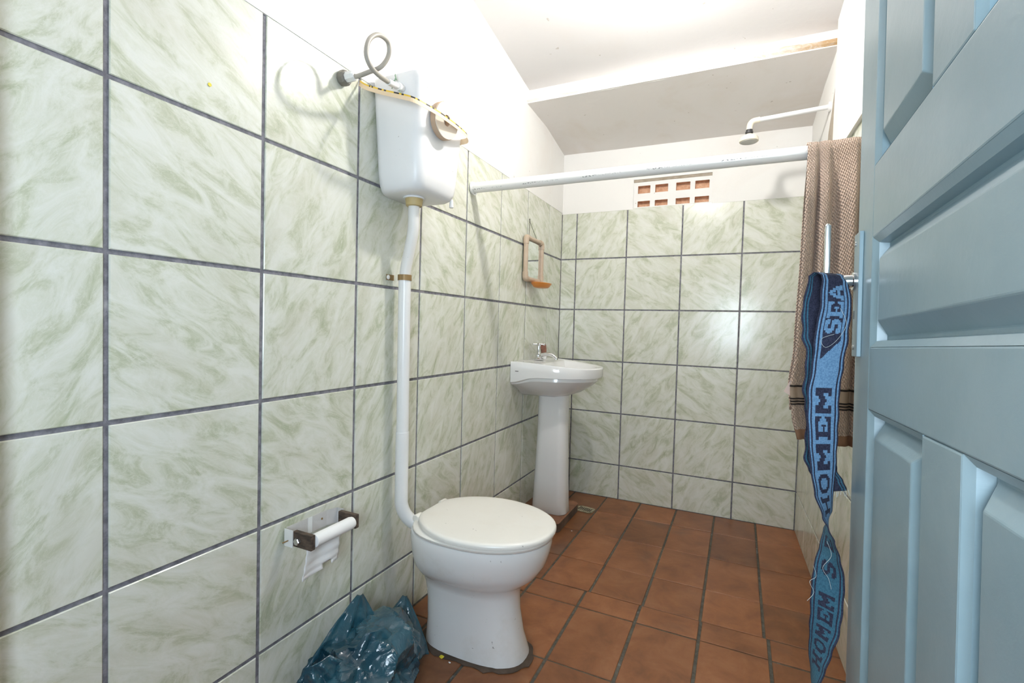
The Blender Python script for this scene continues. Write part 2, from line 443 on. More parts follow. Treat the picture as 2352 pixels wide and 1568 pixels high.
# unseen hall added behind the camera, confining the daylight to its window
MB().box((-.24,-.85,-.12),(-.12,-.20,2.72)).build('wall_added_hall_left', 'plaster_added_hall', kind='structure')
MB().box((1.75,-.85,-.12),(1.87,-.20,2.72)).box((1.50,-.85,-.12),(1.75,-.20,-.003)).box((1.55,-.32,-.003),(1.75,-.20,2.72)).build('wall_added_hall_right', 'plaster_added_hall', kind='structure')
MB().box((-.24,-.85,-.12),(WX0,WY,2.72)).box((WX1,-.85,-.12),(1.87,WY,2.72)).box((WX0,-.85,-.12),(WX1,WY,WZ0)).box((WX0,-.85,WZ1),(WX1,WY,2.72)).build('wall_added_hall_back', 'plaster_added_hall', kind='structure')
MB().box((-.24,-.85,2.60),(1.87,-.20,2.72)).build('ceiling_added_hall', 'plaster_added_hall', kind='structure')
m = MB(); m.box((WX0,WY-.05,WZ0),(WX0+.03,WY-.02,WZ1)).box((WX1-.03,WY-.05,WZ0),(WX1,WY-.02,WZ1)).box((WX0+.03,WY-.05,WZ0),(WX1-.03,WY-.02,WZ0+.03)).box((WX0+.03,WY-.05,WZ1-.03),(WX1-.03,WY-.02,WZ1))
m.build('added_window_1', 'white_paint', kind='structure')  # frame of the added light window, unseen behind the camera
# ceiling: sloping slab, its broken edge and the lower soffit behind -----
def xprism(prof, x0, x1):
    m = MB(); m.loft([[(x0,y,z) for y,z in prof], [(x1,y,z) for y,z in prof]]); return m
xprism([(-.22,2.594),(1.953,2.233),(1.953,2.80),(-.22,2.80)], -.12, 1.55).build('ceiling', 'plaster_ceiling', kind='structure')
m = MB(); rings = []
for k in range(41):
    x = -.1 + 1.6*k/40; j = lambda s: mnoise.noise(Vector((x*7+s*9.1, s*3.3, .5)))*.006
    rings.append([(x,1.953,2.240),(x,1.9535+j(0),2.232+j(1)*.5),(x,1.905+j(2),2.172+j(3)),(x,1.925+j(4),2.160+j(5)*.6),(x,1.96,2.166),(x,1.96,2.26)])
m.loft(rings).build('trim_1', 'fascia_plaster', kind='structure')
m = MB(); rings = []
for k in range(13):
    x = -.1 + 1.6*k/12; s = 1 if x < .25 else 0
    rings.append([(x,1.915,2.160),(x,2.19,2.134+.012*sm(.35,0,x)),(x,YB+.1,2.070-.012*x),(x,YB+.1,2.30),(x,1.955,2.30)])
m.loft(rings).build('ceiling_soffit', 'plaster_soffit', None, .5, kind='structure')

# ================================================================== DOOR
SA, LEAN = .030, -.012
DW = .70
ds = Vector((0,-math.cos(SA), math.sin(SA))); dn = Vector((-1,0,0))
dz = Vector((LEAN, math.sin(SA), math.cos(SA))).normalized()
dn = ds.cross(dz).normalized()
if dn.x > 0: dn = -dn
E0 = Vector((1.190, .508, .965))                       # free edge of the visible face, at z = 0.965
DM = Matrix(((ds.x,dz.x,dn.x,E0.x),(ds.y,dz.y,dn.y,E0.y),(ds.z,dz.z,dn.z,E0.z),(0,0,0,1)))
door = empty('door_1', (0,0,0), kind='structure')
door['label'] = 'pale blue panelled wooden door standing open along the right wall'
door.matrix_world = DM                                  # local x along the door, y up, z out of the visible face
ZB, ZTP, TH = -.93, 1.10, -.034
def dpart(name, m, matn='door_paint', bev=.002, smooth=None, par=None):
    o = m.build(name, matn, par or door, smooth)
    if bev: bevel(o, bev, 2)
    return o
s1, s2, s3, s4 = .090, .304, .396, .612
def rail(z0, z1, a=s1, b=s4): dpart('rail', MB().box((a,z0,TH),(b,z1,0)))
dpart('stile', MB().box((0,ZB,TH),(s1-.0004,ZTP,0))); dpart('stile', MB().box((s4+.0004,ZB,TH),(DW,ZTP,0)))
Z = dict(b0=ZB+.24, b1=-.048, m0=.036, m1=.184, t0=.282, t1=ZTP-.11)
rail(ZB, Z['b0']); rail(Z['b1'], Z['m0']); rail(Z['m1'], Z['t0']); rail(Z['t1'], ZTP)
dpart('stile', MB().box((s2,Z['b0']+.0004,TH),(s3,Z['b1']-.0004,0))); dpart('stile', MB().box((s2,Z['t0']+.0004,TH),(s3,Z['t1']-.0004,0)))
def panel(a, b, z0, z1):
    rec, fld = -.017, -.001
    def rg(i, n): return [(a+i,z0+i,n),(b-i,z0+i,n),(b-i,z1-i,n),(a+i,z1-i,n)]
    m = MB(); m.loft([rg(-.004,TH+.006), rg(-.004,rec), rg(.014,rec), rg(.034,fld), rg(.038,fld)])
    p = dpart('panel', m, bev=.0015)
    # moulding strip around the opening, sloping in towards the panel
    m = MB(); m.loft([rg(0,-.0005), rg(.008,-.006), rg(.010,rec-.001), rg(0,rec-.001), rg(0,-.0005)], False, False)
    m.build('moulding', 'door_paint', p)
panel(s1,s2,Z['b0'],Z['b1']); panel(s3,s4,Z['b0'],Z['b1']); panel(s1,s4,Z['m0'],Z['m1']); panel(s1,s2,Z['t0'],Z['t1']); panel(s3,s4,Z['t0'],Z['t1'])
# lock plate, handle neck and lever
hz = 1.100-.965                                        # height of the handle in door space
pt = dpart('lock_plate', MB().box((.006,.022,0),(.040,.205,.0055)), 'door_paint', .001)
for zz in (.190, .036): MB().lathe([(.0035,.0054),(.0035,.0068),(.001,.0072)], Matrix.Translation((.016,zz,0)), 10).build('screw', 'steel', pt)
MB().box((.014,.078,.0050),(.018,.090,.0060)).build('keyhole', 'dark_rubber', pt)
hd = MB().lathe([(.0135,.0055),(.0135,.008),(.0095,.009),(.0092,.046),(.0088,.048)], Matrix.Translation((.012,hz,0)), 20).build('handle', 'chrome', door, .6)
def yring(y, g=0): return [(x, y, n) for x, n, _ in rrect(.012-.0045+g,.012+.0045-g,.0372+g,.0450-g,.0020,0,3)]
m = MB(); m.loft([yring(hz-.012,.002), yring(hz-.010), yring(hz+.086), yring(hz+.089,.002)])
m.build('lever', 'chrome', hd, .5)

# ================================================================== TOILET
TC = (.30, .962)
toilet = empty('toilet', (TC[0],TC[1],0), label='white ceramic toilet with closed lid standing against the left wall', category='toilet')
def oval(z, xb, xf, hw, p=2.4, pb=3.2, cx=None, n=40, cy=0.0):
    cx = cx if cx is not None else xb + (xf-xb)*.46
    out = []
    for i in range(n):
        t = 2*PI*i/n; c, s_ = math.cos(t), math.sin(t)
        e = p if c > 0 else pb
        rx = (xf-cx) if c > 0 else (cx-xb)
        x = cx + rx*math.copysign(abs(c)**(2/e), c); y = hw*math.copysign(abs(s_)**(2/e), s_)
        out.append((x-TC[0], y+cy, z))
    return out
body = [oval(0,.135,.478,.098,2.6,3),oval(.014,.135,.476,.096,2.6,3),oval(.07,.138,.458,.088,2.5,3),oval(.14,.135,.446,.085,2.4,3),oval(.19,.128,.443,.088,2.4,3),oval(.218,.122,.448,.098,2.3,3),
        oval(.238,.112,.470,.124,2.2,2.8),oval(.265,.104,.502,.149,2.15,2.8),oval(.30,.100,.524,.165,2.1,2.8),oval(.34,.098,.536,.174,2.1,2.8),oval(.366,.096,.541,.178,2.1,2.8),oval(.377,.098,.540,.176,2.1,2.8),oval(.380,.104,.534,.170,2.1,2.8)]
MB().loft(body).build('bowl', 'toilet_ceramic', toilet, .9)
m = MB(); rim = [oval(.3805,.106,.540,.178,2.1,2.6),oval(.384,.102,.545,.183,2.1,2.6),oval(.390,.102,.546,.184,2.1,2.6),oval(.3935,.105,.542,.180,2.1,2.6)]
m.loft(rim).build('seat', 'seat_plastic', toilet, .9)
def lidr(z, g):
    pts = []
    for i in range(56):
        t = 2*PI*i/56; c, s_ = math.cos(t), math.sin(t)
        cx = .315; hw = .186-g
        x = cx + ((.552-g)-cx)*math.copysign(abs(c)**(2/2.1), c) if c > 0 else cx + (cx-(.108+g))*math.copysign(abs(c)**(2/1.9), c)
        y = hw*math.copysign(abs(s_)**(2/2.1), s_)
        x = max(x, .121+g*.6)                      # cut straight at the hinge
        pts.append((x-TC[0], y, z))
    return pts
m = MB(); m.loft([lidr(.3945,.006),lidr(.3965,.001),lidr(.402,0),lidr(.4075,.0015),lidr(.411,.006),lidr(.4122,.014),lidr(.4128,.04)])
m.build('lid', 'seat_plastic', toilet, .9)
for s_ in (-1, 1): MB().lathe([(.011,-.016),(.012,-.014),(.012,.014),(.011,.016)], Matrix.Translation((.118-TC[0],s_*.072,.397)) @ AY, 14).build('hinge', 'seat_plastic', toilet, .6)
m = MB(); r0 = oval(.0, .122,.494,.112,2.5,3,n=64); r1 = oval(.006,.130,.480,.100,2.5,3,n=64)
jit = lambda r, k: [(x+mnoise.noise(Vector((x*30,y*30,k)))*.012, y+mnoise.noise(Vector((x*30,y*30,k+5)))*.012, z) for x,y,z in r]
m.loft([jit(r0,1), jit([(x,y,.0025) for x,y,z in r0],1), jit(r1,2)]).build('cement_bed', 'dirty_concrete', toilet, .9)

# ================================================================== CISTERN AND FLUSH PIPE
cis = empty('cistern', (0,.893,1.415), label='white plastic high-level cistern mounted above the toilet', category='cistern')
o0 = (0,.893,1.415)
def cring(z, x1, y0, y1, r): return [Rloc(p, o0) for p in rrect(.0025, x1, y0, y1, r, z, 6)]
rings = [cring(1.415,.135,.822,.972,.03),cring(1.4175,.150,.806,.988,.035),cring(1.425,.160,.796,.998,.038),cring(1.440,.166,.789,1.005,.036),cring(1.47,.169,.784,1.009,.034),
         cring(1.56,.173,.777,1.014,.032),cring(1.64,.177,.770,1.020,.030),cring(1.72,.180,.764,1.026,.028),cring(1.7301,.180,.764,1.026,.028)]
MB().loft(rings).build('tank', 'tank_plastic', cis, .9)
MB().loft([cring(1.7300,.180,.764,1.026,.028),cring(1.742,.180,.764,1.026,.028),cring(1.7455,.177,.767,1.023,.027)]).build('lid', 'tank_plastic', cis, .9)
MB().lathe([(.022,-.030),(.025,-.028),(.0285,-.002),(.030,0)], Matrix.Translation(Rloc((.085,.877,1.4165),o0)), 24).build('outlet_nut', 'tan_nut', cis, .6)
MB().lathe([(.034,-.004),(.034,0.0),(.030,.003)], Matrix.Translation(Rloc((.085,.877,1.4135),o0)), 24).build('outlet_flange', 'tank_plastic', cis, .6)
MB().lathe([(.003,0),(.0055,-.002),(.0075,-.026),(.006,-.028)], Matrix.Translation(Rloc((.150,.992,1.432),o0)), 12).build('cord_end', 'white_paint', cis, .7)
fp = empty('flush_pipe', (.045,.893,.38), label='white plastic flush pipe running down the wall from cistern to toilet', category='pipe')
o1 = (.045,.893,.38)
def lp(pts, o): return [Rloc(p,o) for p in pts]
MB().tube(lp([(.085,.877,1.3862),(.085,.877,1.36),(.082,.879,1.31),(.066,.883,1.25),(.050,.886,1.19),(.046,.888,1.155)],o1), .0178, 18, 5).build('upper_pipe', 'pvc_old', fp, .8)
MB().tube(lp([(.046,.888,1.165),(.046,.8895,1.0),(.046,.8925,.66)],o1), .0198, 18).build('middle_pipe', 'pvc_white', fp, .8)
MB().tube(lp([(.046,.8925,.664),(.046,.8935,.46),(.047,.896,.42),(.055,.906,.388),(.070,.920,.364),(.084,.932,.353),(.093,.940,.348)],o1), .0215, 18, 5).build('lower_pipe', 'pvc_white', fp, .8)
m = MB().lathe([(.0212,-.009),(.0222,-.009),(.0222,.009),(.0212,.009)], Matrix.Translation(Rloc((.046,.888,1.165),o1)), 22)
m.box(Rloc((.001,.852,1.156),o1), Rloc((.0028,.888,1.174),o1)).build('clamp', 'brass_rust', fp)
MB().lathe([(.0075,0),(.0075,.0015),(.004,.003)], Matrix.Translation(Rloc((.0028,.859,1.165),o1)) @ AX, 12).build('clamp_screw', 'white_paint', fp)

# supply hose with wall coupler
hs = empty('supply_hose', (.0,.648,1.69), label='grey flexible hose looping from the wall coupler to the cistern', category='hose')
o2 = (.0,.648,1.69)
MB().lathe([(.0195,.001),(.0205,.006),(.0205,.018),(.017,.022)], Matrix.Translation(Rloc((0,.6485,1.693),o2)) @ AX, 10).build('wall_coupler', 'coupler_grey', hs, .4)
MB().lathe([(.0140,.022),(.0145,.024),(.0135,.046),(.009,.050)], Matrix.Translation(Rloc((0,.6485,1.693),o2)) @ AX, 8).build('nut', 'white_paint', hs, .4)

HOSE = [(.046,.6485,1.692),(.058,.650,1.690),(.092,.654,1.696),(.125,.667,1.711),(.142,.676,1.744),(.148,.663,1.770),(.150,.624,1.766),(.150,.591,1.736),(.150,.581,1.697),(.150,.597,1.673),(.147,.632,1.667),(.138,.683,1.674)]
MB().tube(lp(HOSE,o2), .0062, 12, 8).build('hose', 'hose_grey', hs, .9)
MB().tube(lp([(.139,.678,1.673),(.132,.708,1.681),(.1255,.735,1.689)],o2), .0085, 14).tube(lp([(.1260,.733,1.6885),(.1195,.7615,1.6965)],o2), .0115, 14).build('inlet_nipple', 'white_paint', hs, .5)

# yellow strip slung round the cistern, and the tape roll tucked behind it
P = [Vector(p) for p in [(.004,.716,1.715),(.030,.712,1.698),(.06,.709,1.684),(.10,.708,1.668),(.155,.706,1.648),(.197,.714,1.634),(.213,.752,1.629),(.2175,.807,1.630),(.2175,.877,1.631),(.212,.946,1.633),(.194,1.010,1.640),(.165,1.045,1.643),(.10,1.052,1.65),(.04,1.046,1.67),(.004,1.04,1.68)]]
P = catmull(P, 6); rings = []
for i, p in enumerate(P):
    t = (P[min(i+1,len(P)-1)]-P[max(i-1,0)]).normalized(); n_ = Vector((t.y,-t.x,0)).normalized()
    u_ = (Vector((0,0,1)) + n_*(-.25)).normalized()
    q = lambda h, k: tuple(p + u_*h + n_*k)
    rings.append([q(-.0125,-.0004), q(-.0125,.0004), q(.0005,.0008), q(.0052,.0012), q(.0052,-.0002), q(.0005,-.0004)])
m = MB(); nn = len(rings)
for i in range(nn-1):
    for j in range(6):
        k = (j+1) % 6; a, b, c, d = rings[i][j], rings[i][k], rings[i+1][k], rings[i+1][j]
        mi = 1 if j in (2,3) else 0
        if j == 2 and 8 < i < 60 and (i % 7) in (1,2,4): mi = 2
        m.add([a,b,c,d], [(0,1,2,3)], mi)
st = m.build('plastic_strip', ['cream_strip','yellow_strip','print_black'], label='yellow-edged printed plastic strip slung round the front of the cistern', category='strip')
rl = empty('tape_roll', (.196,.872,1.634), label='round cream tape roll tucked between yellow strip and cistern front', category='tape')
def ringm(r0, r1, z0, z1, M, n=36):
    m = MB(); c = lambda r, z: [M @ Vector((r*math.cos(2*PI*j/n), r*math.sin(2*PI*j/n), z)) for j in range(n)]
    m.loft([c(r0,z0), c(r1,z0), c(r1,z1), c(r0,z1), c(r0,z0)], False, False); return m
RM = Matrix.Rotation(-.10,4,'Z') @ Matrix.Rotation(.06,4,'Y') @ AX
ringm(.020,.0545,-.010,.0065,RM).build('tape_body', 'roll_brown', rl, .6)
ringm(.0165,.0530,.0066,.0100,RM).build('side_disc', 'roll_cream', rl, .6)
ringm(.0150,.0198,-.0102,.0062,RM).build('core', 'roll_brown', rl, .6)
m = MB().tube([(.115,.746,1.712),(.112,.740,1.724),(.118,.738,1.712),(.110,.736,1.706),(.121,.735,1.700),(.128,.738,1.682),(.135,.742,1.668)], .0014, 6, 6)
m.tube([(.110,.744,1.73),(.116,.738,1.716),(.108,.738,1.700),(.100,.742,1.690)], .0014, 6, 6)
m.build('string_scrap', 'green_string', label='thin green string tangled at the cistern hose inlet', category='string')

# ================================================================== TOILET PAPER HOLDER
ph = empty('paper_holder', (0,.575,.47), label='galvanised paper holder with dark wooden arms under the left wall joint', category='paper holder')
o3 = (0,.575,.47)
PHZ0, PHZ1 = .447, .490
# bent sheet bracket: flat on the wall with the two ends folded out
prof = [(.034,.4775),(.010,.4775),(.0015,.487),(.0015,.617),(.012,.648),(.036,.6485)]
m = MB(); t_ = .0018
inn = [(.034,.4793),(.0108,.4793),(.0033,.4885),(.0033,.6165),(.0135,.6463),(.036,.6467)]
lo = [Rloc((x,y,PHZ0),o3) for x,y in prof] + [Rloc((x,y,PHZ0),o3) for x,y in reversed(inn)]
hi = [Rloc((x,y,PHZ1),o3) for x,y in prof] + [Rloc((x,y,PHZ1),o3) for x,y in reversed(inn)]
m.loft([lo, hi]).build('bracket', 'galvanised', ph)
MB().box(Rloc((.0045,.4768,.4465),o3), Rloc((.0335,.4775,.4905),o3)).build('bracket_cheek', 'white_paint', ph)
MB().box(Rloc((.0034,.552,.447),o3), Rloc((.0042,.566,.4905),o3)).build('paint_stripe', 'white_paint', ph)
MB().lathe([(.003,0),(.003,.001)], Matrix.Translation(Rloc((.0034,.600,.472),o3)) @ AX, 10).build('screw_hole', 'brass_rust', ph)
for k, yy in enumerate((.4800,.6330)):
    a = bevel(MB().box(Rloc((.030,yy,.449),o3), Rloc((.094,yy+.0135,.487),o3)).build('arm', 'dark_wood', ph), .0015)
MB().lathe([(.0095,0),(.0095,-.006),(.008,-.0075)], Matrix.Translation(Rloc((.050,.4798,.466),o3)) @ AY, 6).build('bolt', 'steel', ph)
MB().tube(lp([(.018,.4770,.462),(.016,.462,.461)],o3), .0016, 8).build('nail', 'brass_rust', ph)
pr = empty('toilet_paper', (.086,.575,.468), label='nearly finished white toilet paper roll hanging on the wall holder', category='toilet paper')
o4 = (.086,.575,.468)
MB().lathe([(.0135,-.0800),(.0165,-.0785),(.0168,.030),(.0170,.046),(.0150,.0535),(.010,.0565)], AY, 22).build('roll', 'paper', pr, .7)
m = MB(); n = 22; nz = 16; top = []; V = []
for j in range(nz+1):
    f = j/nz
    for i in range(n+1):
        g = i/n; y = -.088 + .108*g
        z = .002 - .100*f*(1 - .10*g)
        x = -.0120 - .004*f + .003*math.sin(g*7+f*3) + .002*math.sin(f*26)*f
        V.append((x, y - .008*f*(1-g)*1.6, z))
F = []
for j in range(nz):
    for i in range(n):
        if j >= nz-2 and 12 <= i <= 16: continue        # torn notch in the lower edge
        if j == nz-1 and (i*7) % 5 == 0 and i > 2: pass
        a = j*(n+1)+i; F.append((a,a+1,a+n+2,a+n+1))
m.add(V, F); o = m.build('hanging_sheet', 'paper', pr, 1.2)
sd = o.modifiers.new('thickness','SOLIDIFY'); sd.thickness = .0008

# ================================================================== WASHBASIN
BY, BX = 2.020, .0
bs = empty('washbasin', (0,BY,.05), label='white ceramic pedestal washbasin fixed to the left wall in the corner', category='washbasin')
o5 = (0,BY,.05)
def bout(z, hw, xf, xs, p=2.2, n=22, x0=.002):
    # plan outline: back on the wall, straight sides to xs, round front to xf
    pts = [(x0, hw), ] + [(x0+(xs-x0)*k/4, hw) for k in range(1,4)]
    for i in range(n+1):
        t = PI/2 - PI*i/n; c, s_ = math.cos(t), math.sin(t)
        pts.append((xs + (xf-xs)*abs(c)**(2/p), hw*math.copysign(abs(s_)**(2/p), s_)))
    pts += [(x0+(xs-x0)*k/4, -hw) for k in range(3,0,-1)] + [(x0,-hw)]
    zf = z if callable(z) else (lambda x: z)
    return [Rloc((x, BY+y, zf(x)), o5) for x, y in pts]
top = lambda d=0: (lambda x: .843 - .022*sm(.05,.40,x) - d)
R_ = [bout(lambda x: .660, .062,.215,.14,2), bout(lambda x: .668, .085,.240,.14,2), bout(lambda x: .690+.012*sm(.1,0,x), .135,.300,.13,2), bout(lambda x: .722-.002*sm(.1,0,x), .185,.352,.12,2),
      bout(lambda x: .752-.024*sm(.14,0,x), .207,.385,.11,2.1), bout(lambda x: .766-.034*sm(.14,0,x), .208,.384,.10,2.1), bout(lambda x: .770-.030*sm(.14,0,x), .220,.404,.10,2.15),
      bout(top(.040), .2215,.408,.10,2.15), bout(top(.006), .2215,.410,.10,2.15), bout(top(), .2185,.406,.10,2.15)]
rimz = top()
inner = []
for k, (sc, d) in enumerate(((.0,0),(.016,.0005),(.030,.006),(.055,.045),(.105,.085),(.165,.105))):
    xs = .10 + .02
    if k == 0: continue
    ring = []
    n = len(R_[0])
    for i in range(n):
        t = PI/2 - PI*2*(i/n) ; 
    inner.append((sc,d))
def iring(sc, d):
    out = []
    base = R_[-1]; cx, cy = .215, 0.0
    for (x,y,z) in base:
        xb = max(x, .115 + sc*.5)                     # flat shelf for the tap at the back
        f = 1 - sc/.205
        xx = cx + (xb-cx)*f; yy = y*f
        out.append((xx, yy, rimz(xx) - .05 - d))
    return out
m = MB(); m.loft(R_ + [iring(s_, d) for s_, d in inner])
m.build('basin', 'ceramic', bs, .55)
def pedr(z, x0, x1, hw):
    return [Rloc((x,y,z),o5) for x,y,_ in rrect(x0,x1,BY-hw,BY+hw,.042,0,6)]
MB().loft([pedr(.0505,.062,.248,.060),pedr(.054,.060,.251,.062),pedr(.10,.062,.248,.060),pedr(.30,.070,.241,.056),pedr(.50,.076,.236,.054),pedr(.67,.078,.236,.054)]).build('pedestal', 'ceramic', bs, .8)
MB().box(Rloc((.028,BY-.2220,.795),o5), Rloc((.046,BY-.2213,.798),o5)).build('maker_mark', 'print_black', bs)
fc = empty('tap', (.062,2.020,.8434), label='small chrome tap with cross handle on the washbasin back edge', category='tap')
MB().lathe([(.022,0),(.023,.003),(.016,.008),(.013,.012),(.014,.020),(.010,.028),(.0075,.045),(.0075,.056),(.009,.058)], Matrix(), 20).build('tap_body', 'chrome', fc, .6)
fc.scale = (1.3,1.3,1.3)
hh = MB().lathe([(.0065,.056),(.008,.060),(.008,.068),(.004,.071)], Matrix(), 14).build('tap_handle', 'chrome', fc, .6)
for k in range(4):
    a = k*PI/2 + .5; c, s_ = math.cos(a), math.sin(a)
    MB().tube([(0,0,.064),(c*.018,s_*.018,.064)], .0028, 8).lathe([(.001,-.0052),(.0040,-.0036),(.0054,0),(.0040,.0036),(.001,.0052)], Matrix.Translation((c*.021,s_*.021,.064)), 10).build('handle_arm', 'chrome', hh, .9)
MB().tube([(.005,0,.018),(.03,.004,.024),(.055,.007,.022),(.072,.009,.010),(.074,.009,.004)], .0075, 12, 5).build('spout', 'chrome', fc, .8)
MB().lathe([(.013,0),(.014,.004),(.0135,.022),(.011,.026)], Matrix.Translation((-.012,.085,-.001)), 14).build('connector', 'white_paint', fc, .5)
MB().tube([(-.012,.085,.022),(-.012,.085,.040),(-.010,.078,.052),(-.004,.060,.055),(0,.045,.052)], .0125, 14, 5).build('elbow', 'brown_pipe', fc, .8)
m = MB(); m.loft([[(x+random.uniform(-.003,.003),y,z) for x,y,z in rrect(.001,.253,1.868,2.205,.018,0.0005)],rrect(.001,.254,1.867,2.206,.018,.044),rrect(.001,.250,1.871,2.202,.018,.050)], mi=[0,1])
m.build('plinth', ['dirty_concrete','terracotta_step'], None, .5, label='low dirty terracotta plinth under the washbasin pedestal', category='plinth')

# floor drain
dr = empty('floor_drain', (.283,2.236,.001), label='small oval grey drain cover in the floor beside the plinth', category='drain')
dr.rotation_euler = (0,0,-.15)
MB().loft([rrect(-.052,.052,-.040,.040,.024,.0005),rrect(-.052,.052,-.040,.040,.024,.004),rrect(-.046,.046,-.034,.034,.020,.005),rrect(-.042,.042,-.030,.030,.018,.003)]).build('cover', 'drain_cover', dr)
for k in range(-3,4): MB().box((k*.011-.0024,-.020,.0031),(k*.011+.0024,.020,.0038)).build('slot', 'print_black', dr)

# ================================================================== MIRROR IN A PIPE FRAME, SOAP DISH
mf = empty('framed_mirror', (.018,2.02,1.265), label='small mirror in a tan plastic pipe frame on the left wall', category='mirror')
o6 = (.018,2.02,1.265)
ya, yb_, za, zb = 1.912, 2.128, 1.268, 1.480
r_ = .0125
MB().tube(lp([(.018,ya,za),(.018,ya,zb-.02)],o6), r_, 14).build('upright', 'pvc_tan', mf, .8)
MB().tube(lp([(.018,yb_,za-.002),(.018,yb_,zb-.02)],o6), r_, 14).build('upright', 'pvc_tan', mf, .8)
MB().tube(lp([(.018,ya+.02,zb),(.018,yb_-.02,zb)],o6), r_*.95, 14).build('crossbar', 'pvc_tan', mf, .8)
MB().tube(lp([(.018,ya+.02,za),(.018,yb_-.02,za)],o6), r_*.95, 14).build('crossbar', 'pvc_tan', mf, .8)
for yy, zz, sy, sz in ((ya,zb,1,-1),(yb_,zb,-1,-1),(ya,za,1,1),(yb_,za,-1,1)):
    MB().tube(lp([(.018,yy,zz+sz*.034),(.018,yy,zz+sz*.012),(.018,yy+sy*.004,zz+sz*.003),(.018,yy+sy*.012,zz),(.018,yy+sy*.032,zz)],o6), .0152, 14, 4).build('elbow', 'pvc_tan', mf, .8)
MB().box(Rloc((.012,ya+.008,za+.006),o6), Rloc((.016,yb_-.008,zb-.006),o6)).build('mirror_glass', 'mirror_glass', mf)
MB().tube(lp([(.014,1.955,1.492),(.004,1.984,1.570),(.003,1.987,1.590)],o6), .0013, 6).tube(lp([(.014,2.062,1.492),(.004,1.990,1.570),(.003,1.987,1.590)],o6), .0013, 6).build('hanging_wire', 'wire', mf)
MB().lathe([(.004,0),(.004,.003),(.0015,.004)], Matrix.Translation(Rloc((.001,1.987,1.585),o6)) @ AX, 10).build('nail', 'wire', mf)
def dish(z, rx, ry): return [(rx*math.cos(t)+.06, ry*math.sin(t), z) for t in (2*PI*i/28 for i in range(28))]
m = MB(); m.loft([dish(-.022,.030,.050),dish(-.018,.038,.062),dish(0,.050,.082),dish(.0015,.049,.081),dish(-.006,.044,.072),dish(-.015,.030,.052)])
m.build('soap_dish', 'orange_plastic', None, .6, loc=(-.024,2.052,1.262), label='orange plastic soap dish below the small framed mirror', category='soap dish').location = (.002,2.030,1.250)

# ================================================================== VENTILATION BLOCK
vb = empty('ventilation_block', ((VX0+VX1)/2, YB, VZ0), label='white painted ventilation brick with slots high in the back wall', category='vent')
o7 = ((VX0+VX1)/2, YB, VZ0)
hx = [(.460,.530),(.558,.629),(.673,.748),(.774,.848)]; hzr = [(1.735,1.768),(1.812,1.856)]
xs = sorted([VX0] + [a for h in hx for a in h] + [VX1]); zz_ = sorted([VZ0-.004] + [a for h in hzr for a in h] + [1.876])
yf, yk = YB+.008, YB+.042
m = MB()
for i in range(len(xs)-1):
    for j in range(len(zz_)-1):
        if i % 2 == 1 and j % 2 == 1:                  # a slot: four brick sides and a closed end
            x0,x1,z0,z1 = xs[i],xs[i+1],zz_[j],zz_[j+1]
            A = [(x0,yf,z0),(x1,yf,z0),(x1,yf,z1),(x0,yf,z1)]; B_ = [(x0,yk,z0-.0),(x1,yk,z0),(x1,yk,z1),(x0,yk,z1)]
            v = [Rloc(p,o7) for p in A+B_]
            m.add(v, [(0,4,5,1),(1,5,6,2),(2,6,7,3),(3,7,4,0),(4,7,6,5)], 1)
        else:
            v = [Rloc(p,o7) for p in [(xs[i],yf,zz_[j]),(xs[i+1],yf,zz_[j]),(xs[i+1],yf,zz_[j+1]),(xs[i],yf,zz_[j+1])]]
            m.add(v, [(0,1,2,3)], 0)
m.build('block', ['plaster_white','vent_brick'], vb)
bevel(MB().box(Rloc((VX0,YB+.001,1.8765),o7), Rloc((VX1,YB+.10,VZ1),o7)).build('mortar_bed', 'broken_plaster', vb), .002)

# ================================================================== ROD, SHOWER, TOWEL
RA, RB = Vector((.002,1.379,1.587)), Vector((xr(1.362)+.002,1.362,1.575))
rd = empty('shower_rod', RA, label='thick white plastic pipe across the room as curtain rod', category='rod')
o8 = tuple(RA)
MB().tube(lp([RA,RB],o8), .0212, 26).build('pipe', 'rod_pvc', rd, .8)
MB().lathe([(.0235,0),(.0262,.002),(.0240,.010),(.0225,.011)], Matrix.Translation((.0,0,0)) @ AX, 26).build('end_ring', 'pvc_white', rd, .5)
MB().tube([(.006,0,-.022),(.010,0,-.028),(.018,0,-.027),(.020,0,-.0215)], .0022, 8, 4).build('hook', 'white_paint', rd, .8)

sh = empty('shower', (xr(2.02),2.02,1.96), label='white shower pipe and round head on the right wall', category='shower')
def sp(x,y,z): return Rloc((x,y,z),(xr(2.02),2.02,1.96))
MB().tube([sp(xr(2.02)-.001,2.02,1.967),sp(1.066,2.02,1.953)], .0100, 14).build('arm', 'pvc_white', sh, .8)
MB().tube([sp(1.075,2.02,1.9535),sp(1.052,2.02,1.952),sp(1.040,2.02,1.944),sp(1.035,2.02,1.930),sp(1.034,2.02,1.912)], .0125, 14, 4).build('elbow', 'pvc_cream', sh, .8)
MB().lathe([(.020,0),(.020,.010),(.012,.012)], Matrix.Translation(sp(xr(2.02)-.001,2.02,1.967)) @ Matrix.Rotation(-PI/2,4,'Y'), 18).build('wall_flange', 'pvc_white', sh, .6)
MB().lathe([(.0125,.905-.905),(.016,.003),(.016,.010),(.0135,.012),(.0135,.018),(.010,.020)], Matrix.Translation(sp(1.034,2.02,1.897)), 18).build('collar', 'dark_rubber', sh, .5)
MB().lathe([(.034,-.001),(.0385,.0005),(.0395,.006),(.037,.016),(.028,.026),(.014,.031),(.010,.035)], Matrix.Translation(sp(1.034,2.02,1.863)), 28).build('head', 'pvc_cream', sh, .5)
MB().lathe([(.001,-.0022),(.034,-.0022),(.034,0)], Matrix.Translation(sp(1.034,2.02,1.863)), 28).build('face_plate', 'galvanised', sh, .5)

